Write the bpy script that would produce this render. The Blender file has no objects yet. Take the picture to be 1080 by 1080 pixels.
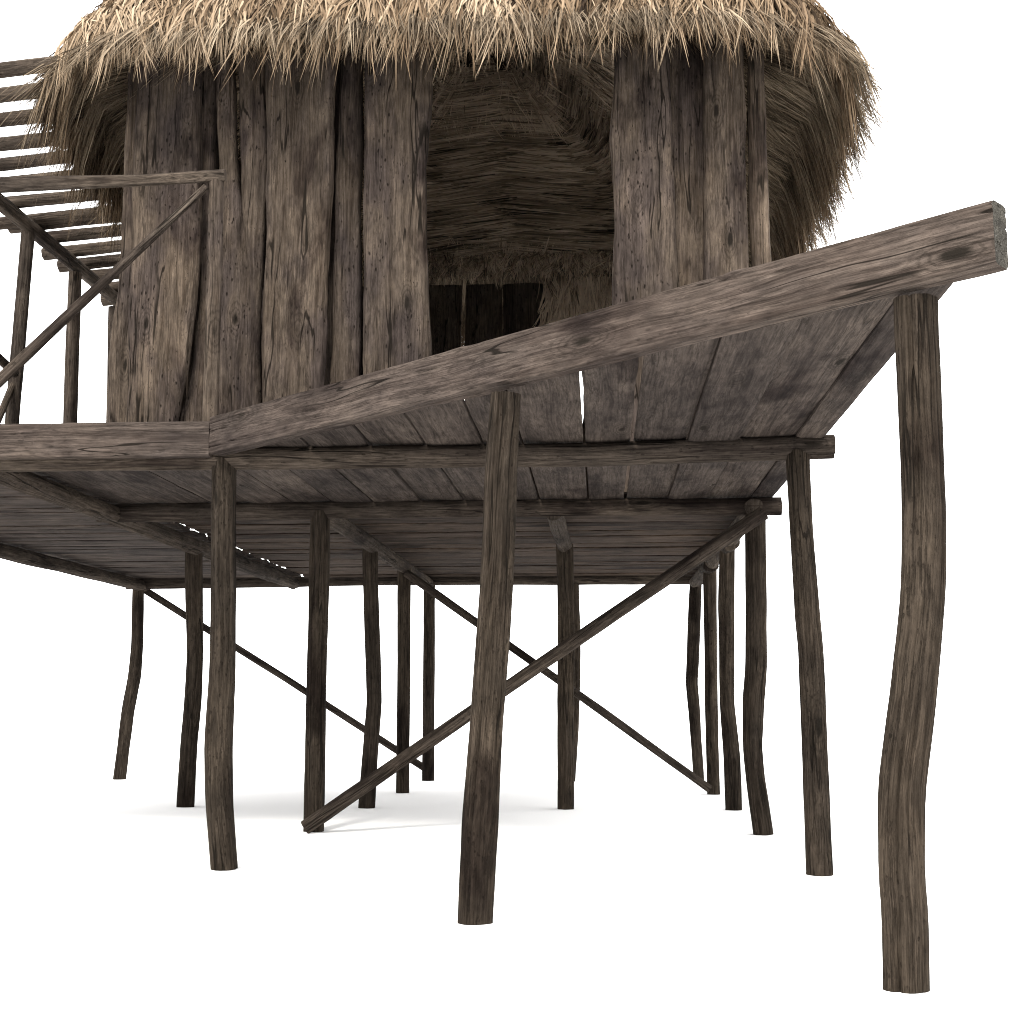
import bpy, math, random
import numpy as np
from mathutils import Vector, noise as mn

random.seed(7)
rng = np.random.default_rng(11)
S = bpy.context.scene
COL = S.collection

# ------------------------------------------------------------------ camera
F_PX, U0, V0, HC = 1350.0, 634.0, 739.0, 1.0
TH = math.atan((V0-540)/F_PX)
PS = math.atan((U0-540)*math.cos(TH)/F_PX)
FW = np.array([-math.sin(PS)*math.cos(TH), math.cos(PS)*math.cos(TH), math.sin(TH)])
RT = np.array([math.cos(PS), math.sin(PS), 0.0])
UP = np.cross(RT, FW)
CO = np.array([0, 0, HC])

def at(u, v, ax, val):
    """the point of the plane axis=val seen at photo position (u, v)"""
    d = FW + RT*(u-540)/F_PX + UP*(540-v)/F_PX
    return CO + d*((val-CO[ax])/d[ax])

cam = bpy.data.cameras.new("camera")
cam.sensor_width = 36
cam.lens = 36*F_PX/1080
cam.clip_end = 2000
co = bpy.data.objects.new("camera", cam)
COL.objects.link(co)
co.location = CO
co.rotation_euler = (math.pi/2+TH, 0, PS)
S.camera = co

# ------------------------------------------------------------------ light
w = bpy.data.worlds.new("World"); S.world = w; w.use_nodes = True
bg = w.node_tree.nodes["Background"]
bg.inputs[0].default_value = (1.0, 0.995, 0.985, 1)
bg.inputs[1].default_value = 3.9
sun = bpy.data.lights.new("sun", 'SUN')
sun.energy = 4.2; sun.angle = math.radians(9); sun.color = (1, 0.95, 0.87)
so = bpy.data.objects.new("sun", sun); COL.objects.link(so)
so.rotation_euler = Vector((-0.20, -0.95, 0.72)).normalized().to_track_quat('Z', 'Y').to_euler()
S.view_settings.view_transform = 'Standard'
S.view_settings.look = 'None'
S.view_settings.gamma = 1
S.view_settings.exposure = 0
S.render.engine = 'CYCLES'
S.cycles.pixel_filter_type = 'BLACKMAN_HARRIS'
S.cycles.filter_width = 1.1
S.cycles.use_denoising = True
S.cycles.denoiser = 'OPENIMAGEDENOISE'
S.cycles.denoising_input_passes = 'RGB_ALBEDO_NORMAL'
S.cycles.denoising_prefilter = 'NONE'
S.cycles.max_bounces = 6
S.cycles.diffuse_bounces = 4

# ------------------------------------------------------------------ materials
def nd(nt, t, **kw):
    n = nt.nodes.new(t)
    for k, v in kw.items():
        setattr(n, k, v)
    return n

def wood(name, dark, mid, light, tint, crack=1.0, patch=1.0, grain=1.0, bump=1.0, gscale=1.0, pits=0.5, rings=1.0, k=1.0):
    dark, mid, light, tint = [(c[0]*k, c[1]*k*.995, c[2]*k*1.03) for c in (dark, mid, light, tint)]
    m = bpy.data.materials.new(name); m.use_nodes = True
    nt = m.node_tree; L = nt.links
    bs = nt.nodes["Principled BSDF"]
    bs.inputs["Roughness"].default_value = 0.88
    bs.inputs["Specular IOR Level"].default_value = 0.015
    at_ = nd(nt, "ShaderNodeAttribute", attribute_name="wc")

    # bend the grain a little
    wn = nd(nt, "ShaderNodeTexNoise"); wn.inputs["Scale"].default_value = 1.0; wn.inputs["Detail"].default_value = 2
    mw = nd(nt, "ShaderNodeMapping"); mw.inputs["Scale"].default_value = (3, 3, 1.3)
    L.new(at_.outputs["Vector"], mw.inputs[0]); L.new(mw.outputs[0], wn.inputs["Vector"])
    sb = nd(nt, "ShaderNodeVectorMath", operation='SUBTRACT'); sb.inputs[1].default_value = (.5, .5, .5)
    L.new(wn.outputs["Color"], sb.inputs[0])
    sc = nd(nt, "ShaderNodeVectorMath", operation='SCALE'); sc.inputs["Scale"].default_value = 0.045
    L.new(sb.outputs[0], sc.inputs[0])
    ad = nd(nt, "ShaderNodeVectorMath", operation='ADD')
    L.new(at_.outputs["Vector"], ad.inputs[0]); L.new(sc.outputs[0], ad.inputs[1])
    V = ad.outputs[0]

    def nz(scale, detail=5, rough=.6, dist=0):
        mp = nd(nt, "ShaderNodeMapping"); mp.inputs["Scale"].default_value = scale
        L.new(V, mp.inputs[0])
        n = nd(nt, "ShaderNodeTexNoise"); n.inputs["Scale"].default_value = 1
        n.inputs["Detail"].default_value = detail; n.inputs["Roughness"].default_value = rough
        n.inputs["Distortion"].default_value = dist
        L.new(mp.outputs[0], n.inputs["Vector"])
        return n.outputs["Fac"]
    def mr(x, a, b, c=0, d=1, smooth=True):
        n = nd(nt, "ShaderNodeMapRange"); n.interpolation_type = 'SMOOTHSTEP' if smooth else 'LINEAR'
        n.inputs["From Min"].default_value = a; n.inputs["From Max"].default_value = b
        n.inputs["To Min"].default_value = c; n.inputs["To Max"].default_value = d
        L.new(x, n.inputs["Value"]); return n.outputs[0]
    def ma(op, a, b=None, cl=False):
        n = nd(nt, "ShaderNodeMath", operation=op); n.use_clamp = cl
        for i, x in enumerate((a, b)):
            if x is None: continue
            if isinstance(x, (int, float)): n.inputs[i].default_value = x
            else: L.new(x, n.inputs[i])
        return n.outputs[0]
    def mix(f, a, b, mode='MIX'):
        n = nd(nt, "ShaderNodeMix", data_type='RGBA', blend_type=mode)
        for s, x in ((0, f), (6, a), (7, b)):
            if isinstance(x, (int, float)): n.inputs[s].default_value = x
            elif isinstance(x, tuple): n.inputs[s].default_value = (*x, 1)
            else: L.new(x, n.inputs[s])
        return n.outputs[2]
    g = gscale
    g1 = nz((48*g, 48*g, .9), 8, .74)
    gl = nz((20*g, 20*g, .85), 6, .68)
    g2 = nz((150*g, 150*g, 3.5), 4, .8)
    g3 = nz((11*g, 11*g, .45), 4, .6, .3)
    # growth rings cut lengthwise: long nested arches on flat faces
    rp = nd(nt, "ShaderNodeMapping"); rp.inputs["Scale"].default_value = (1, 1, .10)
    L.new(V, rp.inputs[0])
    rn = nd(nt, "ShaderNodeTexNoise"); rn.inputs["Scale"].default_value = 5.0; rn.inputs["Detail"].default_value = 2
    L.new(rp.outputs[0], rn.inputs["Vector"])
    ring = nd(nt, "ShaderNodeMath", operation='SINE')
    rm = nd(nt, "ShaderNodeMath", operation='MULTIPLY'); rm.inputs[1].default_value = 150.0*rings
    L.new(rn.outputs["Fac"], rm.inputs[0]); L.new(rm.outputs[0], ring.inputs[0])
    ringv = ring.outputs[0]
    p1 = nz((2.6, 2.6, 1.1), 4, .6)
    p2 = nz((7, 7, 3.5), 5, .7)
    ck = nz((6.5*g, 6.5*g, .34), 3, .5, .12)
    own = nd(nt, "ShaderNodeTexNoise"); own.inputs["Scale"].default_value = .43; own.inputs["Detail"].default_value = 0
    L.new(at_.outputs["Vector"], own.inputs["Vector"])
    ckm = nz((3, 3, .9), 2, .5)
    spk = nz((75, 75, 30), 3, .6)
    mottle = nz((40, 40, 9), 5, .75)

    grainv = ma('ADD', ma('MULTIPLY', g1, .55), ma('ADD', ma('MULTIPLY', g2, .25), ma('ADD', ma('MULTIPLY', g3, .35), ma('MULTIPLY', ringv, .022))))
    gv = mr(grainv, .575-.095/grain, .575+.095/grain, 0, 1, False)
    c = mix(gv, dark, light)
    c = mix(.34, c, mid)
    c = mix(ma('MULTIPLY', mr(p1, .38, .64), .75*patch, True), c, mix(gv, tuple(x*.45 for x in tint), tint))
    c = mix(mr(p2, .30, .75, .75, 1.3, False), (0, 0, 0), c) if False else mix(1.0, c, mix(mr(p2, .3, .72), (.70, .70, .70), (1.22, 1.20, 1.16)), 'MULTIPLY')
    c = mix(1.0, c, mix(mr(mottle, .3, .7), (.82, .82, .82), (1.16, 1.16, 1.16)), 'MULTIPLY')  # fine random mottling of the wood's own tone
    c = mix(1.0, c, mix(mr(own.outputs["Fac"], .3, .7), (.80, .80, .81), (1.20, 1.18, 1.15)), 'MULTIPLY')
    stain = nz((1.9, 1.9, .8), 5, .62, .4)
    c = mix(1.0, c, mix(mr(stain, .50, .68), (1.10, 1.10, 1.10), (.42, .40, .42)), 'MULTIPLY')
    crk = ma('MULTIPLY', mr(ma('ABSOLUTE', ma('SUBTRACT', ck, .5)), .004, .011, 1, 0), mr(ckm, .46, .52), True)
    pit = ma('MULTIPLY', mr(spk, .62, .72), mr(p2, .5, .62), True)
    lines = ma('MULTIPLY', mr(ma('ABSOLUTE', ma('SUBTRACT', gl, .53)), .004, .026, 1, 0), mr(g3, .40, .56), True)
    lines2 = ma('MULTIPLY', mr(ma('ABSOLUTE', ma('SUBTRACT', gl, .42)), .002, .020, 1, 0), .6)
    lines = ma('MAXIMUM', lines, lines2)
    # knots: sparse dark eyes with rings round them
    km = nd(nt, "ShaderNodeMapping"); km.inputs["Scale"].default_value = (3.4, 3.4, 1.25)
    L.new(V, km.inputs[0])
    kv = nd(nt, "ShaderNodeTexVoronoi", feature='F1'); kv.inputs["Scale"].default_value = 1
    L.new(km.outputs[0], kv.inputs["Vector"])
    kd = ma('ADD', kv.outputs["Distance"], ma('MULTIPLY', ma('SUBTRACT', mottle, .5), .10))
    kring = nd(nt, "ShaderNodeMath", operation='SINE'); L.new(ma('MULTIPLY', kd, 110.0), kring.inputs[0])
    knot = ma('MAXIMUM', mr(kd, .05, .11, .95, 0), ma('MULTIPLY', mr(kring.outputs[0], .0, .9), mr(kd, .14, .34, .42, 0)))
    # worm holes and dents
    pm = nd(nt, "ShaderNodeMapping"); pm.inputs["Scale"].default_value = (34*g, 34*g, 16*g)
    L.new(V, pm.inputs[0])
    pv = nd(nt, "ShaderNodeTexVoronoi", feature='F1'); pv.inputs["Scale"].default_value = 1
    L.new(pm.outputs[0], pv.inputs["Vector"])
    holes = ma('MULTIPLY', mr(ma('ADD', pv.outputs["Distance"], ma('MULTIPLY', ma('SUBTRACT', mottle, .5), .9)), .06, .24, .9, 0), mr(p1, .44, .54), True)
    pit = ma('MAXIMUM', pit, holes)
    c = mix(ma('MULTIPLY', lines, .46), c, (.010, .008, .0065))  # dark fibre lines: dirt plus crevice shade put into the colour
    c = mix(knot, c, (.009, .0075, .006))
    dk = ma('MAXIMUM', ma('MULTIPLY', crk, .88*crack), ma('MULTIPLY', pit, pits), True)
    c = mix(dk, c, (.006, .005, .004))
    L.new(c, bs.inputs["Base Color"])
    h = ma('SUBTRACT', ma('ADD', ma('MULTIPLY', grainv, 1.0), ma('MULTIPLY', mottle, .25)), ma('ADD', ma('MULTIPLY', lines, .25), ma('MULTIPLY', dk, .9)))
    bp = nd(nt, "ShaderNodeBump"); bp.inputs["Strength"].default_value = min(1, .8*bump)
    bp.inputs["Distance"].default_value = .02*bump
    L.new(h, bp.inputs["Height"]); L.new(bp.outputs[0], bs.inputs["Normal"])
    return m

M_post = wood("weathered_post_wood", (.018, .014, .010), (.046, .036, .027), (.115, .092, .070), (.060, .050, .039), crack=.9, patch=.5, bump=1.1, k=0.47, gscale=1.35)
M_log = wood("round_log_wood", (.018, .014, .011), (.050, .040, .032), (.120, .099, .078), (.064, .052, .043), crack=.9, patch=.6, bump=1.0, k=0.6, gscale=1.1)
M_rail = wood("bleached_pole_wood", (.018, .014, .011), (.050, .040, .032), (.120, .099, .078), (.064, .052, .043), crack=.9, patch=.6, bump=1.0, k=.82, gscale=1.1)
M_beam = wood("sawn_beam_wood", (.030, .023, .019), (.075, .059, .050), (.150, .124, .104), (.082, .066, .058), crack=1, patch=.7, bump=.9, pits=.3, k=0.53, gscale=1)
M_plank = wood("deck_board_wood", (.028, .023, .020), (.065, .054, .048), (.122, .101, .085), (.073, .060, .053), crack=.35, patch=.7, bump=.6, pits=.25, k=0.47, gscale=0.75)
M_floor = wood("floor_board_wood", (.020, .015, .011), (.055, .041, .031), (.130, .098, .074), (.070, .052, .042), crack=.8, patch=.8, bump=.7, k=0.5, gscale=0.7)
M_wall = wood("wall_slab_wood", (.030, .022, .015), (.083, .065, .050), (.178, .143, .110), (.068, .055, .052), crack=1, patch=1.0, bump=.8, pits=1.0, k=0.54, gscale=0.78)

def straw(name, cols, rough=.75):
    m = bpy.data.materials.new(name); m.use_nodes = True
    nt = m.node_tree; L = nt.links
    bs = nt.nodes["Principled BSDF"]
    bs.inputs["Roughness"].default_value = rough
    bs.inputs["Specular IOR Level"].default_value = .04
    a = nd(nt, "ShaderNodeAttribute", attribute_name="rnd")
    r = nd(nt, "ShaderNodeValToRGB")
    e = r.color_ramp.elements
    e[0].position = 0; e[0].color = (*cols[0], 1); e[1].position = 1; e[1].color = (*cols[-1], 1)
    for i, c in enumerate(cols[1:-1]):
        x = e.new((i+1)/(len(cols)-1)); x.color = (*c, 1)
    L.new(a.outputs["Fac"], r.inputs[0]); L.new(r.outputs[0], bs.inputs["Base Color"])
    return m

M_straw = straw("sun_bleached_straw", [(.012, .008, .0055), (.058, .039, .024), (.128, .088, .055), (.200, .146, .096), (.29, .222, .155)])
M_under = straw("brown_straw", [(.016, .012, .008), (.065, .049, .033), (.15, .115, .08), (.26, .205, .145)])
M_lining = straw("lining_straw", [(.03, .022, .016), (.16, .12, .082), (.38, .29, .21), (.60, .48, .36)])  # paler copy of the straw, brightness put into colour for the dim interior

def shellmat():
    m = bpy.data.materials.new("packed_straw"); m.use_nodes = True
    nt = m.node_tree; L = nt.links; bs = nt.nodes["Principled BSDF"]
    bs.inputs["Roughness"].default_value = .95; bs.inputs["Specular IOR Level"].default_value = 0
    a = nd(nt, "ShaderNodeAttribute", attribute_name="wc")
    mp = nd(nt, "ShaderNodeMapping"); mp.inputs["Scale"].default_value = (3, 60, 60)
    n = nd(nt, "ShaderNodeTexNoise"); n.inputs["Scale"].default_value = 1; n.inputs["Detail"].default_value = 5
    L.new(a.outputs["Vector"], mp.inputs[0]); L.new(mp.outputs[0], n.inputs["Vector"])
    r = nd(nt, "ShaderNodeValToRGB"); r.color_ramp.elements[0].color = (.010, .007, .005, 1); r.color_ramp.elements[1].color = (.05, .037, .025, 1)
    r.color_ramp.elements[0].position = .35; r.color_ramp.elements[1].position = .7
    L.new(n.outputs["Fac"], r.inputs[0]); L.new(r.outputs[0], bs.inputs["Base Color"])
    b = nd(nt, "ShaderNodeBump"); b.inputs["Distance"].default_value = .02
    L.new(n.outputs["Fac"], b.inputs["Height"]); L.new(b.outputs[0], bs.inputs["Normal"])
    return m
M_shell = shellmat()

def groundmat():
    m = bpy.data.materials.new("white_studio_floor"); m.use_nodes = True
    bs = m.node_tree.nodes["Principled BSDF"]
    bs.inputs["Base Color"].default_value = (.88, .88, .88, 1)
    bs.inputs["Roughness"].default_value = 1; bs.inputs["Specular IOR Level"].default_value = 0
    return m

# ------------------------------------------------------------------ scene helpers
def mesh_obj(name, verts, faces, mat, parent=None, wc=None, smooth=True, rnd=None):
    me = bpy.data.meshes.new(name)
    me.from_pydata([tuple(map(float, v)) for v in verts], [], faces)
    if wc is not None:
        a = me.attributes.new("wc", 'FLOAT_VECTOR', 'POINT')
        a.data.foreach_set("vector", np.asarray(wc, dtype=np.float32).ravel())
    me.materials.append(mat)
    if smooth:
        me.polygons.foreach_set("use_smooth", [True]*len(me.polygons))
    me.update()
    if smooth: me.set_sharp_from_angle(angle=math.radians(38))
    o = bpy.data.objects.new(name, me); COL.objects.link(o)
    if parent is not None:
        o.parent = parent
        L0 = parent
        off = Vector((0, 0, 0))
        while L0 is not None:
            off += L0.location; L0 = L0.parent
        me.transform(__import__('mathutils').Matrix.Translation(-off))
    return o

def thing(name, loc, label, cat, group=None):
    o = bpy.data.objects.new(name, None); COL.objects.link(o)
    o.location = loc; o["label"] = label; o["category"] = cat
    o.empty_display_size = .3
    if group: o["group"] = group
    return o

class MB:
    def __init__(s): s.v = []; s.f = []; s.w = []
    def build(s, name, mat, parent, smooth=True):
        return mesh_obj(name, s.v, s.f, mat, parent, s.w, smooth)

def resample(pts, rad, step=.07):
    P = [np.array(p, float) for p in pts]
    out = []; R = []; acc = [0]
    for a, b in zip(P, P[1:]): acc.append(acc[-1]+np.linalg.norm(b-a))
    n = max(4, int(acc[-1]/step))
    sm = .05
    for i in range(n+1):
        d = acc[-1]*i/n
        vals = []
        for dd in (-sm, 0, sm):
            x = min(max(d+dd, 0), acc[-1])
            vals.append([np.interp(x, acc, [p[k] for p in P]) for k in range(3)])
        w_ = .25 if 0 < i < n else 0
        out.append((1-2*w_)*np.array(vals[1]) + w_*(np.array(vals[0])+np.array(vals[2])))
        R.append(np.interp(d, acc, rad))
    return out, R, [acc[-1]*i/n for i in range(n+1)]

def log(mb, pts, rad, sides=26, rough=1.0, facets=0.05, up=None):
    """a round pole through pts; knotty, slightly faceted, grain coordinates along its length"""
    C, R, D = resample(pts, rad)
    sd = [random.uniform(0, 50) for _ in range(3)]
    sa0 = random.choice((-.5, .5, 1.5, 3.3))*random.uniform(.6, 1.3)-math.pi/2; sw = 2.2*math.pi/sides
    base = len(mb.v)
    n = len(C)
    t0 = C[-1]-C[0]; t0 /= np.linalg.norm(t0)
    ref = np.array([0, 0, 1.0]) if abs(t0[2]) < .8 else np.array([0, 1.0, 0])
    for i in range(n):
        t = C[min(i+1, n-1)]-C[max(i-1, 0)]; t /= np.linalg.norm(t)
        x = np.cross(ref, t); x /= np.linalg.norm(x); y = np.cross(t, x)
        for k in range(sides):
            a = 2*math.pi*k/sides
            ca, sa = math.cos(a), math.sin(a)
            q = 1 + facets*math.cos(3*a+sd[0]+D[i]*.4) + .03*math.cos(5*a+sd[1])
            nv = mn.noise((ca*1.3+sd[0], sa*1.3+sd[1], D[i]*1.6+sd[2]))
            g = mn.noise((ca*5+sd[1], sa*5, D[i]*.9+sd[0]))
            g2 = mn.noise((ca*9+sd[1], sa*9, D[i]*5+sd[0]))
            da = (a-(sa0+.5*mn.noise((D[i]*.7+sd[0], 3, 1)))+math.pi) % (2*math.pi)-math.pi
            q -= .20*math.exp(-(da/sw)**2)*max(0, min(1, 3*mn.noise((D[i]*.8+sd[2], 9, 1))+.7))
            r = R[i]*(q+rough*(.09*nv - .07*max(0, .25-abs(g))*4*.35 + .03*g2))
            p = C[i]+x*ca*r+y*sa*r
            mb.v.append(p); mb.w.append((ca*R[i]+sd[0], sa*R[i]+sd[1], D[i]+sd[2]))
    for i in range(n-1):
        for k in range(sides):
            a = base+i*sides+k; b = base+i*sides+(k+1) % sides
            mb.f.append((a, b, b+sides, a+sides))
    for e, i in ((0, 0), (1, n-1)):
        # end grain: own vertices, concentric rings
        b0 = len(mb.v)
        ring = [mb.v[base+i*sides+k] for k in range(sides)]
        for k in range(sides):
            mb.v.append(ring[k]); mb.w.append((ring[k][0]*2+sd[0], ring[k][1]*2+sd[1], ring[k][2]*2+sd[2]))
        mb.v.append(C[i]); mb.w.append((C[i][0]*2+sd[0], C[i][1]*2+sd[1], C[i][2]*2+sd[2]))
        for k in range(sides):
            j = (k+1) % sides
            mb.f.append((b0+sides, b0+j, b0+k) if e == 0 else (b0+sides, b0+k, b0+j))

def board(mb, A, B, wdir, wid, hdir, hgt, step=.07, nw=6, nh=4, amp=.006, edge=.004, warp=0.0, sd=None, groove=0.0):
    """sawn timber from A to B (corner line), widening along wdir, thick along hdir; worn edges"""
    A = np.array(A, float); B = np.array(B, float); L = np.linalg.norm(B-A); t = (B-A)/L
    wdir = np.array(wdir, float); hdir = np.array(hdir, float)
    sd = sd or [random.uniform(0, 60) for _ in range(3)]
    n = max(3, int(L/step))
    sec = []
    for k in range(nw): sec.append((k/nw, 0, 0))
    for k in range(nh): sec.append((1, k/nh, 1))
    for k in range(nw): sec.append((1-k/nw, 1, 2))
    for k in range(nh): sec.append((0, 1-k/nh, 3))
    m = len(sec); base = len(mb.v)
    for i in range(n+1):
        d = L*i/n
        wp = warp*mn.noise((d*.8+sd[0], sd[1], 3))
        for (x, y, s) in sec:
            corner = (x in (0, 1)) and (y in (0, 1))
            cx, cy = (x-.5), (y-.5)
            px = x*wid; py = y*hgt
            if corner:
                e = edge*(1+2.2*max(0, mn.noise((d*4+sd[0], x*3+y*7, sd[2]))))
                px -= math.copysign(e, cx); py -= math.copysign(e, cy)
            nz_ = mn.noise((px*9+sd[0], py*9+sd[1], d*1.5+sd[2]))*amp + mn.noise((px*30+sd[0], py*30+sd[1], d*3))*amp*.5
            if groove:
                gn = abs(mn.noise((px*9+sd[1], py*13+sd[0], d*.75+sd[2])))
                nz_ -= groove*max(0, 1-gn/.045)*max(0, min(1, 3*mn.noise((d*1.1+sd[1], py*3, px*3))+.6))
            ox = math.copysign(nz_, cx) if s in (1, 3) else 0
            oy = math.copysign(nz_, cy) if s in (0, 2) else 0
            if s in (1, 3): ox = math.copysign(1, cx)*nz_
            p = A + t*d + wdir*(px+ox+wp) + hdir*(py+oy)
            mb.v.append(p); mb.w.append((px+sd[0], py+sd[1], d+sd[2]))
    for i in range(n):
        for k in range(m):
            a = base+i*m+k; b = base+i*m+(k+1) % m
            mb.f.append((a, a+m, b+m, b))
    for e, i in ((0, 0), (1, n)):
        b0 = len(mb.v)
        for k in range(m):
            q = mb.v[base+i*m+k]; mb.v.append(q); mb.w.append((q[0]*3+sd[0], q[2]*3+sd[1], q[1]*3+sd[2]))
        ids = list(range(b0, b0+m))
        mb.f.append(tuple(ids) if e == 0 else tuple(reversed(ids)))

# ------------------------------------------------------------------ ground
gs = 400
g = mesh_obj("ground", [(-gs, -gs, 0), (gs, -gs, 0), (gs, gs, 0), (-gs, gs, 0)], [(0, 1, 2, 3)], groundmat(), smooth=False)
g["kind"] = "structure"

# ------------------------------------------------------------------ platform
RA, RB, RC, RD, RE, RF, RG = 4.77, 6.02, 7.77, 10.02, 12.22, 14.22, 16.38
plat = thing("timber_platform", (-1.2, 10.0, 0), "weathered timber platform raised on crooked log stilts, a long edge beam rising towards the viewer", "platform")

stilts = [  # row depth, (v, left edge, right edge) down its length
 (RA, [(300,942,987),(345,943,988),(540,950,997),(600,950,997),(640,948.5,995.5),(735,938.5,987),(830,926.5,975.5),(920,925.5,974),(960,928,977),(1043,929.5,978.5)]),
 (RB, [(400,518,549),(500,512,545.5),(580,508,542.5),(660,502,537.5),(760,495,530),(860,487.5,525),(973,481.5,519)]),
 (RC, [(480,224,249),(560,223,248),(640,223,249),(700,221.5,249),(785,216.5,245),(850,218,246),(917,223,251)]),
 (RC, [(476,828,854),(500,829,855),(560,832,858.5),(650,838,865),(680,841.5,868.5),(730,844,872),(800,846.5,874),(923,850,879.5)]),
 (RD, [(538,328,348),(600,326.5,347.5),(700,324,344.5),(877,320.5,342)]),
 (RD, [(540,785,807),(620,786,808),(640,786,808.5),(700,785,809),(740,782,805.5),(787,782.5,803.5),(820,786,806.5),(880,794,815.5)]),
 (RE, [(578,196,214),(600,195.5,214),(690,198,215),(740,195,213),(780,191,209),(851,187,205)]),
 (RE, [(576,382.5,399.5),(600,382.5,399.5),(680,385,401.5),(740,386.5,403),(800,382,399),(852,378.5,396.5)]),
 (RE, [(574,586,604),(650,587.4,606),(750,587.5,606),(853,587.5,605.5)]),
 (RE, [(572,759,775.5),(640,757,775),(700,758.5,775),(740,759,775),(800,763.5,781.5),(856,765.5,783.5)]),
 (RF, [(600,419,433.5),(700,419,433),(836,417.5,431.5)]),
 (RF, [(598,741,756),(640,742,756),(740,743.5,757.5),(838,746,760)]),
 (RG, [(620,140,152.5),(680,138.5,151),(715,135.5,149),(750,129,142.5),(823,119.5,133)]),
 (RG, [(616,446.5,459),(720,446,458.8),(823,445,458)]),
 (RG, [(616,598,611),(660,599.5,612.3),(720,599.5,612.5),(770,597,610.5),(824,594,607)]),
 (RG, [(615,727.5,740.5),(660,725,739),(720,723,736.5),(750,726,739),(825,731.5,743.5)]),
]
DECKZ = 2.57
for Y, pr in stilts:
    pts = []; rad = []
    for v, a, b in pr:
        p = at((a+b)/2, v, 1, Y); q1 = at(a, v, 1, Y); q2 = at(b, v, 1, Y)
        pts.append([p[0], Y, p[2]]); rad.append((q2[0]-q1[0])/2*.985)
    pts[-1][2] = -.003
    if pts[0][2] > 2.5: pts[0][2] = 2.5
    pts[0][2] = max(pts[0][2], 2.47)
    if Y == RB: pts[0][2] = 2.462
    # a little crookedness in depth too
    k = random.uniform(-1, 1)
    for i, p in enumerate(pts):
        s_ = i/(len(pts)-1); p[1] += .035*k*math.sin(s_*math.pi)*math.cos(s_*5)
    mb = MB(); log(mb, pts[::-1], rad[::-1], sides=64 if Y < 7 else (44 if Y < 9 else 26), rough=.8)
    mb.build("stilt", M_post, plat)

# stilts under the left deck, just outside the picture
for X, Y in ((-6.0, 7.8), (-3.95, 7.8), (-6.0, 12.22)):
    mb = MB(); k = random.uniform(-.05, .05)
    log(mb, [(X-k, Y, -.003), (X+k, Y+k, 1.1), (X, Y, 2.5)], [.082, .08, .074], sides=22, rough=.8)
    mb.build("stilt", M_post, plat)

def beam(pts, rad, mat=M_log, name="log_beam", parent=plat, rough=.8):
    mb = MB(); log(mb, pts, rad if isinstance(rad, list) else [rad]*len(pts), sides=22, rough=rough)
    return mb.build(name, mat, parent)

ZB = 2.5
beam([(-7.6, RC, ZB), (-3, RC, ZB+.01), (0, RC-.01, ZB), at(879, 470, 1, RC)], [.072, .07, .074, .075])
beam([(-4.05, RD, ZB), (-1, RD+.01, ZB+.01), (1.42, RD, ZB)], [.075, .07, .07])
beam([(-6.2, RG+.02, ZB+.01), (-2.5, RG, ZB+.035), (1.32, RG, ZB+.03)], [.072, .066, .07])
for X, y0, y1, r in ((-6.0, 7.4, 16.5, .075), (-3.93, 7.7, 16.2, .078), (-2.2, 10.0, 16.4, .07), (1.2, 9.95, 16.36, .072)):
    beam([(X, y0, ZB-.012), (X+.015, (y0+y1)/2, ZB-.02), (X, y1, ZB-.012)], r)
beam([(-.36, 10.0, ZB-.02), (-.34, 12.35, ZB-.02)], .075)
# short joist stubs on the right-hand side
beam([(1.21, 11.9, ZB-.04), (1.2, 12.5, ZB-.03)], .088)
beam([(1.2, 13.9, ZB-.04), (1.2, 14.5, ZB-.03)], .086)
# diagonal braces
for (u0, v0, u1, v1, Y, r) in ((322, 873, 806, 541, RD-.16, .055), (152, 622, 449, 811, RG+.13, .046), (428, 604, 749, 832, RF-.12, .046)):
    p = at(u0, v0, 1, Y); q = at(u1, v1, 1, Y)
    beam([p, (p+q)/2+np.array([0, .01, .012]), q], [r, r*.95, r], name="brace")

# sawn edge beams
YB = 7.62
pl = at(220, 480, 1, YB); pt = at(220, 443.5, 1, YB)
zb, zt = pl[2], pt[2]
x0 = pl[0]
pe = at(1047, 287, 2, zb)          # near end of the slanting beam, lower corner
mb = MB(); board(mb, (-7.8, YB, zb), (x0-.002, YB, zb), (0, 1, 0), .10, (0, 0, 1), zt-zb, nw=4, nh=22, amp=.006, edge=.004, groove=.010)
mb.build("edge_beam", M_beam, plat)
d = np.array([pe[0]-x0, pe[1]-YB, 0]); d /= np.linalg.norm(d)
nrm = np.array([-d[1], d[0], 0])
mb = MB(); board(mb, (x0, YB, zb+.008), (pe[0]+d[0]*.012, pe[1]+d[1]*.012, zb+.032), nrm, .115, (0, 0, 1), zt-zb+.018, step=.03, nw=6, nh=34, amp=.006, edge=.004, groove=.012)
eb = mb.build("edge_beam", M_beam, plat)
M_end = wood("weathered_end_grain", (.05, .048, .04), (.11, .105, .09), (.21, .20, .17), (.12, .115, .10), crack=1, patch=.3, gscale=1.0, k=.5)
eb.data.materials.append(M_end)
for pg in eb.data.polygons:
    if len(pg.vertices) > 8: pg.material_index = 1
print("edge beam", zb, zt, x0, pe, d)

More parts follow.
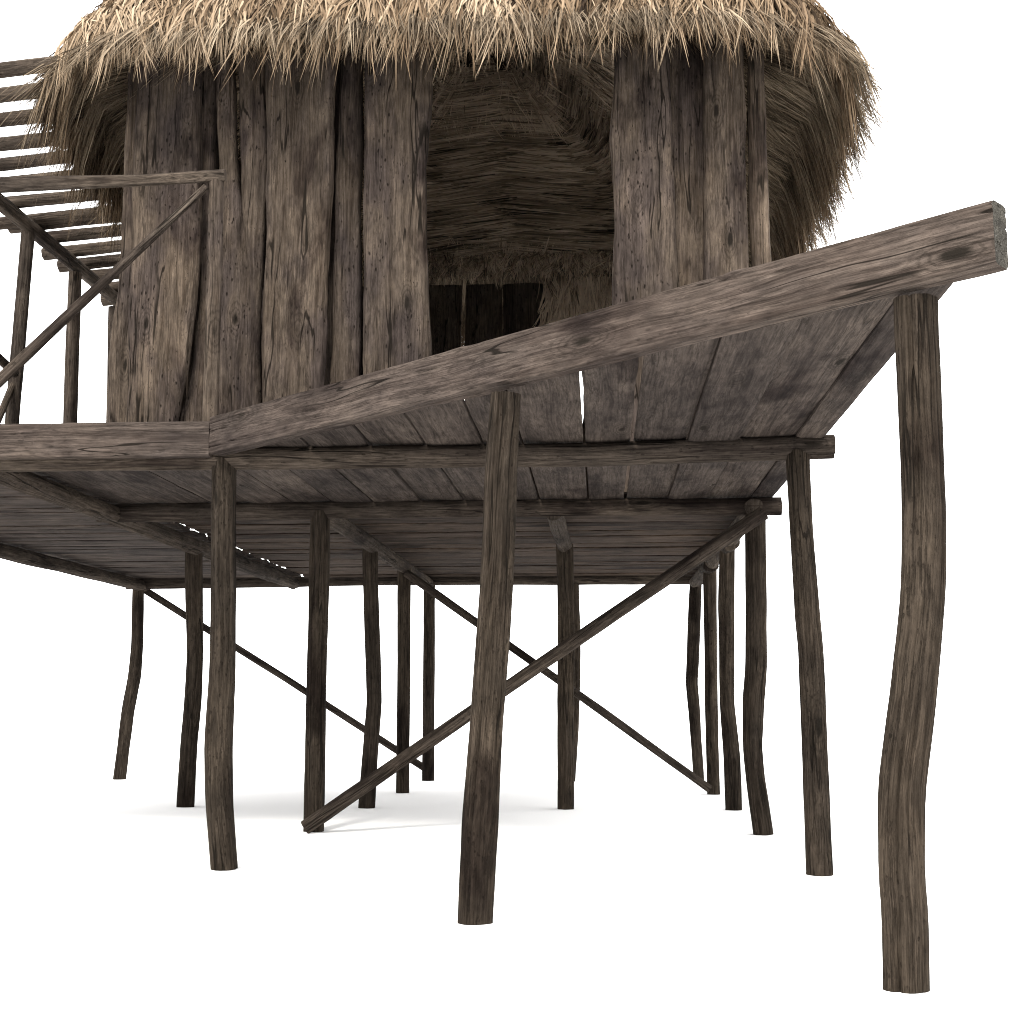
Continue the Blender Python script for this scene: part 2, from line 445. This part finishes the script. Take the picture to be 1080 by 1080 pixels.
# front deck: boards running away from the viewer, cut off at the slanting edge
def edgeY(x): return YB+.10 if x < x0 else YB+(x-x0)*d[1]/d[0]+.115/abs(d[0])+.003
joints = [-3.89, -3.50, -3.12, -2.78, -2.46, -2.14, -1.80]
joints += [at(u, 458, 1, 7.68)[0] for u in (388, 447, 507, 549, 616, 668, 724, 780, 839)] + [1.36]
mb = MB()
for i, (a, b) in enumerate(zip(joints, joints[1:])):
    gapl = random.uniform(.002, .010); tilt = random.uniform(-.012, .012)
    if 540 < 0: pass
    ya = max(edgeY(a), edgeY(b))
    A1 = np.array([a+gapl, 10.6, DECKZ+random.uniform(0, .012)])
    # body of the board, then its mitred front end
    n = len(mb.v)
    e1, e2 = edgeY(a+gapl), edgeY(b)
    sd = [random.uniform(0, 60) for _ in range(3)]
    W = b-a-gapl-random.uniform(.001, .008)
    if i >= 12: W += .008 if i != 13 else .001
    if i == 11: W -= .012
    if i == 13: W += .004; bow_ = 0
    rows = 60; cols = 7
    th = .042
    z0 = A1[2]
    bow = random.uniform(-.012, .012)
    for side in (0, 1):
        for r_ in range(rows+1):
            for c_ in range(cols+1):
                s_ = c_/cols; xx = a+gapl+W*s_
                ys = edgeY(xx); yy = 10.6+(ys-10.6)*r_/rows
                ed = (.010*mn.noise((yy*1.2+sd[0], 1, 2))+.004*mn.noise((yy*5+sd[0], 1, 2)))*(1 if c_ in (0, cols) else 0)*(1 if c_ == 0 else -1)*(.35 if i >= 12 else 1)
                zz = z0 + side*th + mn.noise((xx*20+sd[0], yy*2.2, sd[1]))*.004 + tilt*(s_-.5) + bow*math.sin(r_/rows*3)
                if c_ in (0, cols) and side == 0: zz += .006
                mb.v.append((xx+abs(ed)*(1 if c_ == 0 else -1), yy, zz)); mb.w.append((xx+sd[0], zz+sd[1], yy+sd[2]))
    def ix(side, r_, c_): return n+side*(rows+1)*(cols+1)+r_*(cols+1)+c_
    for r_ in range(rows):
        for c_ in range(cols):
            mb.f.append((ix(0, r_, c_), ix(0, r_, c_+1), ix(0, r_+1, c_+1), ix(0, r_+1, c_)))
            mb.f.append((ix(1, r_, c_), ix(1, r_+1, c_), ix(1, r_+1, c_+1), ix(1, r_, c_+1)))
        mb.f.append((ix(0, r_, 0), ix(0, r_+1, 0), ix(1, r_+1, 0), ix(1, r_, 0)))
        mb.f.append((ix(0, r_, cols), ix(1, r_, cols), ix(1, r_+1, cols), ix(0, r_+1, cols)))
    for c_ in range(cols):
        mb.f.append((ix(0, rows, c_), ix(0, rows, c_+1), ix(1, rows, c_+1), ix(1, rows, c_)))
        mb.f.append((ix(0, 0, c_), ix(1, 0, c_), ix(1, 0, c_+1), ix(0, 0, c_+1)))
mb.build("deck_planking", M_plank, plat)

# side deck and hut floor: boards running across
def cross_floor(name, xa, xb, ya, yb, wmin, wmax, mat, jag=0.0, z=DECKZ, gap=.008):
    mb = MB(); y = ya
    while y < yb-.05:
        w_ = min(random.uniform(wmin, wmax), yb-y)
        board(mb, (xa+random.uniform(-jag, jag), y, z+random.uniform(0, .022)), (xb+random.uniform(-jag, jag), y, z+random.uniform(0, .022)),
              (0, 1, 0), w_-random.uniform(0, gap), (0, 0, 1), .042, step=.16, nw=4, nh=1, amp=.007, edge=.005, warp=.02)
        y += w_
    return mb.build(name, mat, plat)
cross_floor("side_deck_planking", -6.14, -3.88, 7.74, 16.42, .16, .30, M_plank, jag=.012)
cross_floor("hut_floor", -3.80, 1.30, 10.63, 16.34, .28, .50, M_floor, jag=.01, gap=.014, z=DECKZ+.003)

# ------------------------------------------------------------------ hut
hut = thing("thatched_hut", (-1.3, 13.2, DECKZ), "open-fronted hut of dark upright timber slabs under a shaggy straw thatch roof", "hut")
ZW0, ZW1 = 2.625, 6.66
YW = 10.05

def slab(mb, Y, edges, z0=ZW0, z1=ZW1, th=.07, amp=.012, bulge=.02, lean=0.0, top=None):
    """edges: (v, left u, right u) read off the photograph for a slab standing in the wall plane Y"""
    vs = [e[0] for e in edges]
    zs = [at(500, v, 1, Y)[2] for v in vs]
    xl = [at(e[1], e[0], 1, Y)[0] for e in edges]; xr = [at(e[2], e[0], 1, Y)[0] for e in edges]
    o = sorted(zip(zs, xl, xr)); zs = [q[0] for q in o]; xl = [q[1] for q in o]; xr = [q[2] for q in o]
    slab_x(mb, lambda z: (np.interp(z, zs, xl), np.interp(z, zs, xr)), lambda x, dy, z: (x, Y+dy, z), z0, z1, th, amp, bulge)

def slab_x(mb, lr, place, z0, z1, th=.07, amp=.012, bulge=.02, rows=100, cols=22):
    sd = [random.uniform(0, 60) for _ in range(3)]
    n = len(mb.v)
    ring = []
    for r in range(rows+1):
        z = z0+(z1-z0)*r/rows
        # smoothed edges with an organic waver
        a = b = 0
        for dz, w_ in ((-.18, .2), (-.09, .2), (0, .2), (.09, .2), (.18, .2)):
            l_, r_ = lr(z+dz); a += w_*l_; b += w_*r_
        a += .022*mn.noise((z*1.5+sd[0], 0, sd[1]))+.007*mn.noise((z*6+sd[0], 0, sd[1]))
        b += .022*mn.noise((z*1.5+sd[2], 5, sd[1]))+.007*mn.noise((z*6+sd[2], 5, sd[1]))
        a += .007; b -= .007
        for c in range(cols+1):
            s = c/cols; x = a+(b-a)*s
            e = min(s, 1-s)*(b-a)
            rd = -.032*math.exp(-e/.009)
            dy = -(bulge*(4*s*(1-s)) + rd) + amp*mn.noise((x*5+sd[0], z*.9, sd[1]))*1.6 + amp*.45*mn.noise((x*22+sd[0], z*2.5, sd[1]))
            dy += .016*max(0, .12-abs(mn.noise((x*6+sd[2], z*.5+sd[0], 1))))*8*.12*8
            mb.v.append(place(x, dy, z)); mb.w.append((x+sd[0], dy+sd[1], z+sd[2]))
        for c in range(cols, -1, -1):
            s = c/cols; x = a+(b-a)*s
            mb.v.append(place(x, th, z)); mb.w.append((x+sd[0], th+sd[1], z+sd[2]))
    m = 2*(cols+1)
    for r in range(rows):
        for k in range(m):
            a_ = n+r*m+k; b_ = n+r*m+(k+1) % m
            mb.f.append((a_, b_, b_+m, a_+m))
    mb.f.append(tuple(n+k for k in range(m-1, -1, -1)))
    mb.f.append(tuple(n+rows*m+k for k in range(m)))

fw = MB()
for xa, xb in ((-3.86, 1.28),):
    log(fw, [(xa, YW+.15, 6.58), (xb, YW+.15, 6.60)], [.08, .075])
front = fw.build("front_wall", M_log, hut)
# slabs, left to right
SL = [
 (YW+.08, [(60,132,150),(200,128,150),(250,126,150),(300,122,150),(330,115,146),(440,110,140),(520,109,140)], .03),
 (YW-.05, [(20,143,212),(75,142,211.5),(190,138,211.5),(250,137,210),(300,135,206),(370,133,201),(440,131,184),(520,131,180)], .03),
 (YW+.10, [(20,206,228),(200,206,228),(300,211,226),(400,196,226),(440,186,224),(520,186,224)], .02),
 (YW+.03, [(20,226,248),(75,227,247.6),(190,229,252),(300,229,281),(440,214,281),(520,214,281)], .02),
 (YW-.02, [(20,250.5,282),(75,250,282),(190,253,280.5),(215,254,280),(300,262,276),(400,262,274),(520,262,274)], .02),
 (YW-.07, [(20,280,356),(75,280,354),(190,279,350),(260,278,347),(300,277,344),(370,275,342),(440,274,338),(520,274,338)], .035),
 (YW+.13, [(20,338,362),(300,334,360),(440,326,358),(520,326,358)], .015),
 (YW+.01, [(20,357,383),(75,357,383),(150,353,382),(240,350,381),(350,347.5,381),(440,346,380),(520,346,380)], .025),
 (YW-.07, [(20,384,458),(75,383.5,457),(120,382.5,454),(185,382,449),(240,381.5,449.5),(300,381.5,452),(370,381.5,456),(440,381,457),(520,381,457)], .03),
 (YW-.06, [(20,648,708),(75,647,708),(150,643.5,711),(200,644.5,713),(250,647,714),(310,645,717),(370,643,717),(520,643,717)], .035),
 (YW+.10, [(20,704,745),(200,706,745),(300,712,745),(520,712,745)], .02),
 (YW-.04, [(20,741,787),(75,741,787),(185,741,789),(275,741,791),(400,740,792),(520,740,792)], .03),
 (YW+.03, [(20,788,808),(75,788,808),(185,790,811),(275,792,815),(400,793,817),(520,793,817)], .025),
]
for Y, ed, bl in SL:
    mb = MB(); slab(mb, Y, ed, bulge=bl*.45, th=.08)
    mb.build("wall_plank", M_wall, front)

def plank_wall(name, a, b, place, gaps, z1=ZW1, mat=M_wall):
    mb = MB(); x = a
    while x < b-.05:
        w_ = min(random.uniform(.38, .62), b-x)
        g_ = random.choice(gaps)
        slab_x(mb, lambda z, x=x, w_=w_, g_=g_: (x, x+w_-g_), place, ZW0, z1, rows=40, cols=8)
        x += w_
    return mb.build(name, mat, hut)
plank_wall("side_wall", 10.2, 16.2, lambda x, dy, z: (-3.84+dy-.0, x, z), [.01, .03, .05])
plank_wall("side_wall", 10.2, 16.2, lambda x, dy, z: (1.24-dy, x, z), [.01, .02, .03])
mb = MB(); bx = [-3.86, -3.3, -2.8, -2.42, at(486.5, 340, 1, 16.2)[0]-.0, at(489, 340, 1, 16.2)[0], at(530, 340, 1, 16.2)[0], at(572, 340, 1, 16.2)[0]+.02, at(611.5, 400, 1, 16.2)[0], .3, .85, 1.26]
for i, (a, b) in enumerate(zip(bx, bx[1:])):
    if i == 4: continue
    o_ = .045 if i == 8 else 0
    slab_x(mb, lambda z, a=a, b=b, o_=o_: (a-.006+(o_ if 4.45 < z < 5.5 else 0), b+.002), lambda x, dy, z: (x, 16.25+dy, z), ZW0, 6.45, rows=70, cols=8)
log(mb, [(-3.9, 16.1, 6.62), (1.28, 16.1, 6.62)], [.055, .055])
mb.build("back_wall", M_wall, hut)

# ---- roof shell
CX, CY, AX, BY, ZE = -1.29, 13.2, 3.34, 3.87, 6.38
def outline(phi, t, n=6.5):
    a = max(AX-t, .001); b = max(BY-t, .001)
    nn = n
    c, s = math.cos(phi), math.sin(phi)
    r = (abs(c/a)**nn+abs(s/b)**nn)**(-1/nn)
    return CX+r*c, CY+r*s
def zout(t): return ZE+.12+1.22*t+.16*(1-math.exp(-t*5))
def zin(t): return ZE+.34*t+.44*max(0, t-.75)

phis = np.linspace(0, 2*math.pi, 161)[:-1]
touts = [0, .06, .15, .3, .5, .8, 1.2, 1.8, 2.4, 2.8, 3.04]
tins = [3.3, 2.8, 2.3, 1.8, 1.3, .95, .75, .4, .22, .12]
v = []; f = []; wc = []
rings = [(t+.10, zout(t+.10)-.10) for t in touts[::-1][1:]] + [(t, zin(t)+.02) for t in tins[::-1]]
L_ = 0
for j, (t, z) in enumerate(rings):
    for ph in phis:
        x, y = outline(ph, t)
        v.append((x, y, z+.03*mn.noise((x*1.5, y*1.5, z)))); wc.append((math.hypot(x-CX, y-CY), ph*3, z*.3))
N = len(phis)
for j in range(len(rings)-1):
    for k in range(N):
        a = j*N+k; b = j*N+(k+1) % N
        f.append((a, b, b+N, a+N))
f.append(tuple(range(N))[::-1]); f.append(tuple((len(rings)-1)*N+k for k in range(N)))
roof = mesh_obj("roof", v, f, M_shell, hut, wc)

# ---- straw
def norm(a): return a/np.maximum(np.linalg.norm(a, axis=-1, keepdims=True), 1e-9)

def strands(name, root, dirn, nor, length, width, droop, clump, tint, mat, parent, segs=5, lift=.04, per=8, spread=.035, curl=.06):
    """root/dirn/nor: (K,3) per tuft; each tuft gets `per` flat tapering straws that draw together at the tip"""
    K = len(root)
    idx = np.repeat(np.arange(K), per); n = len(idx)
    R = root[idx]; D = dirn[idx]; Nn = nor[idx]
    T = norm(np.cross(D, Nn))
    off = rng.normal(0, 1, (n, 1))*spread
    offn = rng.normal(0, 1, (n, 1))*spread*.5
    offd = rng.uniform(-1, 1, (n, 1))*.06
    Ln = length[idx]*rng.uniform(.72, 1.12, n)
    cu = rng.normal(0, curl, (K,))[idx] + rng.normal(0, curl*.45, n)
    dr = droop[idx]*rng.uniform(.7, 1.3, n)
    li = rng.uniform(.2, 1.4, n)*lift
    wd = width*rng.uniform(.6, 1.4, n)
    tw = rng.normal(0, .7, n)
    cl = clump*rng.uniform(.5, 1.1, n)
    V = np.zeros((n, segs, 2, 3), np.float32)
    ss = np.linspace(0, 1, segs)
    for i, s in enumerate(ss):
        p = R + off*T*(1-cl[:, None]*s) + offn*Nn*(1-cl[:, None]*s) + offd*D
        p = p + D*(Ln*s)[:, None] + Nn*(li*math.sin(s*math.pi*.8))[:, None] + T*(cu*s*s)[:, None]
        p[:, 2] -= dr*s**2.2*Ln
        if i == 0: pp = p
        wv = T*np.cos(tw)[:, None]+Nn*np.sin(tw)[:, None]
        ww = wd*(1-.97*s**2.2)*(.7+.6*min(1, s*3))*.5
        V[:, i, 0] = p-wv*ww[:, None]; V[:, i, 1] = p+wv*ww[:, None]
    b = (np.arange(n)*segs*2)[:, None]
    F = []
    for i in range(segs-1):
        F.append(np.stack([b[:, 0]+2*i, b[:, 0]+2*i+1, b[:, 0]+2*i+3, b[:, 0]+2*i+2], 1))
    F = np.concatenate(F)
    me = bpy.data.meshes.new(name)
    me.vertices.add(n*segs*2); me.vertices.foreach_set("co", (V.reshape(-1, 3)-np.array(off_of(parent), np.float32)).ravel())
    me.loops.add(len(F)*4); me.loops.foreach_set("vertex_index", F.ravel().astype(np.int32))
    me.polygons.add(len(F)); me.polygons.foreach_set("loop_start", np.arange(len(F), dtype=np.int32)*4)
    me.update(calc_edges=True)
    me.polygons.foreach_set("use_smooth", np.ones(len(F), bool))
    c = np.clip(tint[idx]+rng.normal(0, .13, n), 0, 1)
    cc = np.repeat(c[:, None], segs*2, 1)
    # straws bleach towards the tip
    cc = np.clip(cc+np.repeat(ss, 2)[None, :]*.12-.06, 0, 1)
    a = me.attributes.new("rnd", 'FLOAT', 'POINT'); a.data.foreach_set("value", cc.astype(np.float32).ravel())
    me.materials.append(mat)
    o = bpy.data.objects.new(name, me); COL.objects.link(o); o.parent = parent
    return o
def off_of(p):
    v = Vector((0, 0, 0))
    while p is not None: v += p.location; p = p.parent
    return v

def roof_frames(K, tlo, thi, fn, phr=(0, 2*math.pi), jit=0):
    """K tuft roots on the surface z=fn(t), with downhill direction and outward normal"""
    # even along the perimeter
    ph = np.linspace(phr[0], phr[1], 2000)
    P = np.array([outline(p, .0) for p in ph]); acc = np.r_[0, np.cumsum(np.linalg.norm(np.diff(P, axis=0), axis=1))]
    q = np.interp(rng.uniform(0, acc[-1], K), acc, ph)
    t = rng.uniform(tlo, thi, K)
    R = np.zeros((K, 3)); D = np.zeros((K, 3)); Nn = np.zeros((K, 3))
    for i in range(K):
        x, y = outline(q[i], t[i]); x2, y2 = outline(q[i]+.004, t[i])
        tx, ty = x2-x, y2-y; l = math.hypot(tx, ty); ox, oy = ty/l, -tx/l
        sl = (fn(t[i]+.02)-fn(t[i]-.02 if t[i] > .02 else t[i]))/(.04 if t[i] > .02 else .02)
        R[i] = (x, y, fn(t[i]))
        d_ = np.array([ox, oy, -sl]); D[i] = d_/np.linalg.norm(d_)
        Nn[i] = np.cross((tx/l, ty/l, 0), D[i])
        if Nn[i][2] < 0: Nn[i] = -Nn[i]
    return R, D, Nn, t, q

def wob(R, s, k=1.0):
    return np.array([mn.noise((r[0]*s, r[1]*s, r[2]*s+k)) for r in R])

def side_lean(D, Nn, R, amt):
    T = norm(np.cross(D, Nn))
    return norm(D + T*(wob(R, 1.6, 3)*amt + rng.normal(0, amt*.45, len(R)))[:, None])

# outer thatch, near the eave: dense
K = 7000
R, D, Nn, t, q = roof_frames(K, 0.0, 1.0, zout)
D = side_lean(D, Nn, R, .45)
strands("thatch", R, D, Nn, rng.uniform(.30, .50, K), .012, .22+.45*np.exp(-t/.25), .92, np.clip(.62+.5*wob(R, 2.2)+rng.normal(0, .16, K), 0, 1), M_straw, roof, per=9, spread=.036, lift=.03, curl=.10)
# the last courses: tufts bending over the eave
K = 3000
R, D, Nn, t, q = roof_frames(K, .0, .34, zout)
D = side_lean(D, Nn, R, .75)
R = R+D*.05
strands("thatch", R, D, Nn, rng.uniform(.28, .50, K), .014, rng.uniform(.45, .9, K), 1.0, np.clip(.60+.5*wob(R, 2.8)+rng.normal(0, .2, K), 0, 1), M_straw, roof, per=9, spread=.040, curl=.15, lift=.08)
# a thinner fringe just under them
K = 1500
R, D, Nn, t, q = roof_frames(K, .10, .28, zout)
R[:, 2] -= rng.uniform(.16, .30, K)
D = side_lean(D, Nn, R, .6)
strands("eave_fringe", R, D, Nn, rng.uniform(.26, .46, K), .0105, rng.uniform(.3, .8, K), .95, np.clip(.45+.5*wob(R, 2.8)+rng.normal(0, .2, K), 0, 1), M_straw, roof, per=8, spread=.032, curl=.09)
# rest of the roof, coarser
K = 5200
R, D, Nn, t, q = roof_frames(K, .9, 3.0, zout)
D = side_lean(D, Nn, R, .35)
strands("thatch", R, D, Nn, rng.uniform(.45, .75, K), .02, np.full(K, .15), .6, np.clip(.6+.4*wob(R, 2.2)+rng.normal(0, .16, K), 0, 1), M_straw, roof, per=6, spread=.06, segs=4)
# underside of the overhang: long brown straws running out to the eave
K = 6500
R, D, Nn, t, q = roof_frames(K, .05, 1.0, lambda t: zin(t)-.01)
D = side_lean(D, -Nn, R, .5)
strands("underside_straw", R, D, -Nn, rng.uniform(.4, .75, K), .010, .15+.5*np.exp(-t/.35), .6, np.clip(.5+.5*wob(R, 2.5)+rng.normal(0, .2, K), 0, 1), M_under, roof, per=6, spread=.035, lift=.02)
# layers of fringe hanging from the eave along the two sides and the back
def sides_only(fr):
    R, D, Nn, t, q = fr
    ok = (R[:, 1] > CY-BY+.55)
    return [a[ok] for a in fr]
for K, tl, th_, fn, mat_, dz, tn in ((1300, -.05, .25, zin, M_under, .0, .6), (1700, -.12, .1, zout, M_straw, .05, .30), (900, -.16, -.02, zin, M_under, .04, .75)):
    R, D, Nn, t, q = sides_only(roof_frames(K, tl, th_, fn)); K = len(R)
    D = norm(side_lean(D, Nn, R, .45)*.6 + np.array([0, 0, -.6]))
    R = R+np.array([0, 0, dz])
    strands("hanging_fringe", R, D, Nn, rng.uniform(.30, .58, K), .010, rng.uniform(.4, 1.0, K), .85, np.clip(tn+.4*wob(R, 2.5)+rng.normal(0, .2, K), 0, 1), mat_, roof, per=8, spread=.036, lift=.03)

# lining seen through the doorway: level straws on the far slope
def lining(K, tlo, thi, horiz, ln, tint, per, droop=0.0, up=False, width=.014, rng_=(12, 168)):
    R, D, Nn, t, q = roof_frames(K, tlo, thi, lambda t: zin(t)-.02, phr=(math.radians(rng_[0]), math.radians(rng_[1])))
    T = norm(np.cross(D, Nn))
    if horiz:
        sg = np.where(R[:, 0] > -1.1, 1, -1)[:, None]
        R = R - T*np.sign((T[:, :1])*sg)*.25
        D2 = norm(T*np.sign((T[:, :1])*sg) + D*.10 + rng.normal(0, .03, (K, 3)))
    else:
        D2 = side_lean(-D if up else D, Nn, R, .8)
    return strands("roof_lining", R, D2, -Nn, np.full(K, ln), width, np.full(K, droop), .3, np.clip(tint+.6*wob(R, 4)+rng.normal(0, .15, K), 0, 1), M_lining, roof, per=per, spread=.03, lift=.015, curl=.03)
lining(6500, .85, 2.9, True, .8, .5, 5)
lining(1000, 2.5, 3.3, False, .4, .75, 7)
lining(2500, 2.6, 3.28, True, .6, .6, 5)
lining(1600, 1.2, 3.2, False, .55, .7, 8, rng_=(-75, 20))
lining(1600, 1.2, 3.2, False, .55, .7, 8, rng_=(160, 255))
lining(500, .80, 1.0, False, .30, .8, 8, up=True)
# straw panel on the back wall
xa, xb = at(573, 320, 1, 16.05)[0], at(660, 320, 1, 16.05)[0]
K = 420
R = np.c_[rng.uniform(xa, xb+.3, K), np.full(K, 16.1), rng.uniform(5.75, 6.5, K)]
D = norm(np.c_[rng.normal(0, .15, K), rng.normal(-.05, .03, K), np.full(K, -1.0)])
Nn = np.tile(np.array([0, -1.0, 0]), (K, 1))
strands("straw_curtain", R, D, Nn, rng.uniform(.35, .5, K), .014, np.zeros(K), .4, np.clip(rng.normal(.8, .2, K), 0, 1), M_lining, hut, per=8, spread=.04)

K = 700
R = np.c_[rng.uniform(-3.7, 1.1, K), rng.uniform(15.85, 16.0, K), rng.uniform(6.56, 6.74, K)]
D = norm(np.c_[rng.normal(0, .35, K), rng.normal(-.25, .15, K), np.full(K, -1.0)])
strands("straw_valance", R, D, np.tile(np.array([0, -1.0, 0]), (K, 1)), rng.uniform(.12, .26, K), .013, np.zeros(K), .6, np.clip(rng.normal(.6, .2, K), 0, 1), M_lining, roof, per=7, spread=.04)

# ------------------------------------------------------------------ porch railing (front, left of the post)
rail = thing("porch_railing", (-2.3, 7.85, 2.61), "low rustic pole railing with a diagonal brace at the left front edge of the platform", "railing")
YR = 7.80
p = at(-170, 200, 1, YR); q = at(0, 195, 1, YR); r = at(150, 190.5, 1, YR); s = at(238, 185, 1, YR)
beam([p, q, r, s], [.055, .052, .038, .038], M_rail, "handrail", rail)
p = at(229, 190, 1, YR+.02); q = at(222, 446, 1, YR+.02); q[2] = 2.6
beam([q, p], [.050, .046], M_wall, "post", rail)
p = at(-160, 199, 1, YR+.02); beam([(p[0]-.02, YR+.02, 2.6), p], [.054, .05], M_wall, "post", rail)
p = at(218, 197, 1, YR-.03); q = at(-32, 432, 1, YR-.03); q = p+(q-p)*min(1.25, (2.63-p[2])/(q[2]-p[2]))
beam([p, (p+q)/2+np.array([0, 0, .012]), q], [.024, .034, .042], M_rail, "brace", rail)

# ------------------------------------------------------------------ pergola over the side deck
per = thing("pergola", (-5.95, 13.3, 2.61), "pole pergola with a row of round rafters beside the hut, above the left deck", "pergola")
XP = -5.95
heads = []
for (ut, vt, ub, vb) in ((31, 233, 13, 445), (79, 290, 74, 445), (121, 326, 119, 445)):
    a = at(ut, vt, 0, XP); Yp = a[1]; b = at(ub, vb, 1, Yp)
    t_ = (a[2]-2.6)/(a[2]-b[2]); bb = a+(b-a)*t_
    heads.append(a)
    r0 = 16*.5*Yp/F_PX
    beam([(bb[0], Yp, 2.605), (a[0], Yp, a[2]+.02)], [r0*1.03, r0*.9], M_rail, "post", per)
Zb = np.mean([h[2] for h in heads])
print("pergola heads", heads)
beam([(XP, 9.3, Zb+.06), (XP, 13, Zb+.06), (XP, 16.4, Zb+.06)], .08, M_rail, "long_beam", per)
rows = []
for y, ue in ((70, 64), (98, 82), (122, 86), (148, 88), (169.5, 104), (191, 110), (211, 124), (232, 130)):      # nearest ones run out of the picture
    Yk = 11.0
    for _ in range(20):
        zz = Zb+.185+.085*(-U0*Yk/F_PX+6.3)
        Yk = at(0, y, 2, zz)[1]
    rows.append((Yk, -7.4, at(ue, y-12, 1, Yk)[0]))
for y, xl in ((246, -6.3), (260, -6.12), (274, -6.3), (287, -6.3), (299.5, -6.1), (311.5, -6.1), (323, -6.3)):
    e = at(634-1.265*(739-y), y, 0, -6.3)
    rows.append((e[1], xl, -3.95))
print("rafters", [round(float(r[0]), 2) for r in rows])
for Yk, xl, xr in rows:
    zk = Zb+.185+random.uniform(-.008, .008)
    sl = .085+random.uniform(-.010, .010)
    beam([(xl, Yk, zk+(xl+6.3)*sl), ((xl+xr)/2, Yk+.01, zk+((xl+xr)/2+6.3)*sl), (xr, Yk, zk+(xr+6.3)*sl)], [.072, .066, .062], M_rail, "rafter", per)
# a nearer post and the braces between it and the first one in view
beam([(XP, 11.35, 2.605), (XP, 11.35, Zb+.02)], .078, M_rail, "post", per)
a = at(16, 394, 0, XP+.02); b = at(-14, 366, 0, XP+.02)
beam([a, a+(b-a)*((11.4-a[1])/(b[1]-a[1]))], .045, M_rail, "brace", per)
a = at(22, 385, 0, XP-.06); b = at(0, 438, 0, XP-.06)
beam([a, a+(b-a)*((2.63-a[2])/(b[2]-a[2]))], .036, M_rail, "brace", per)
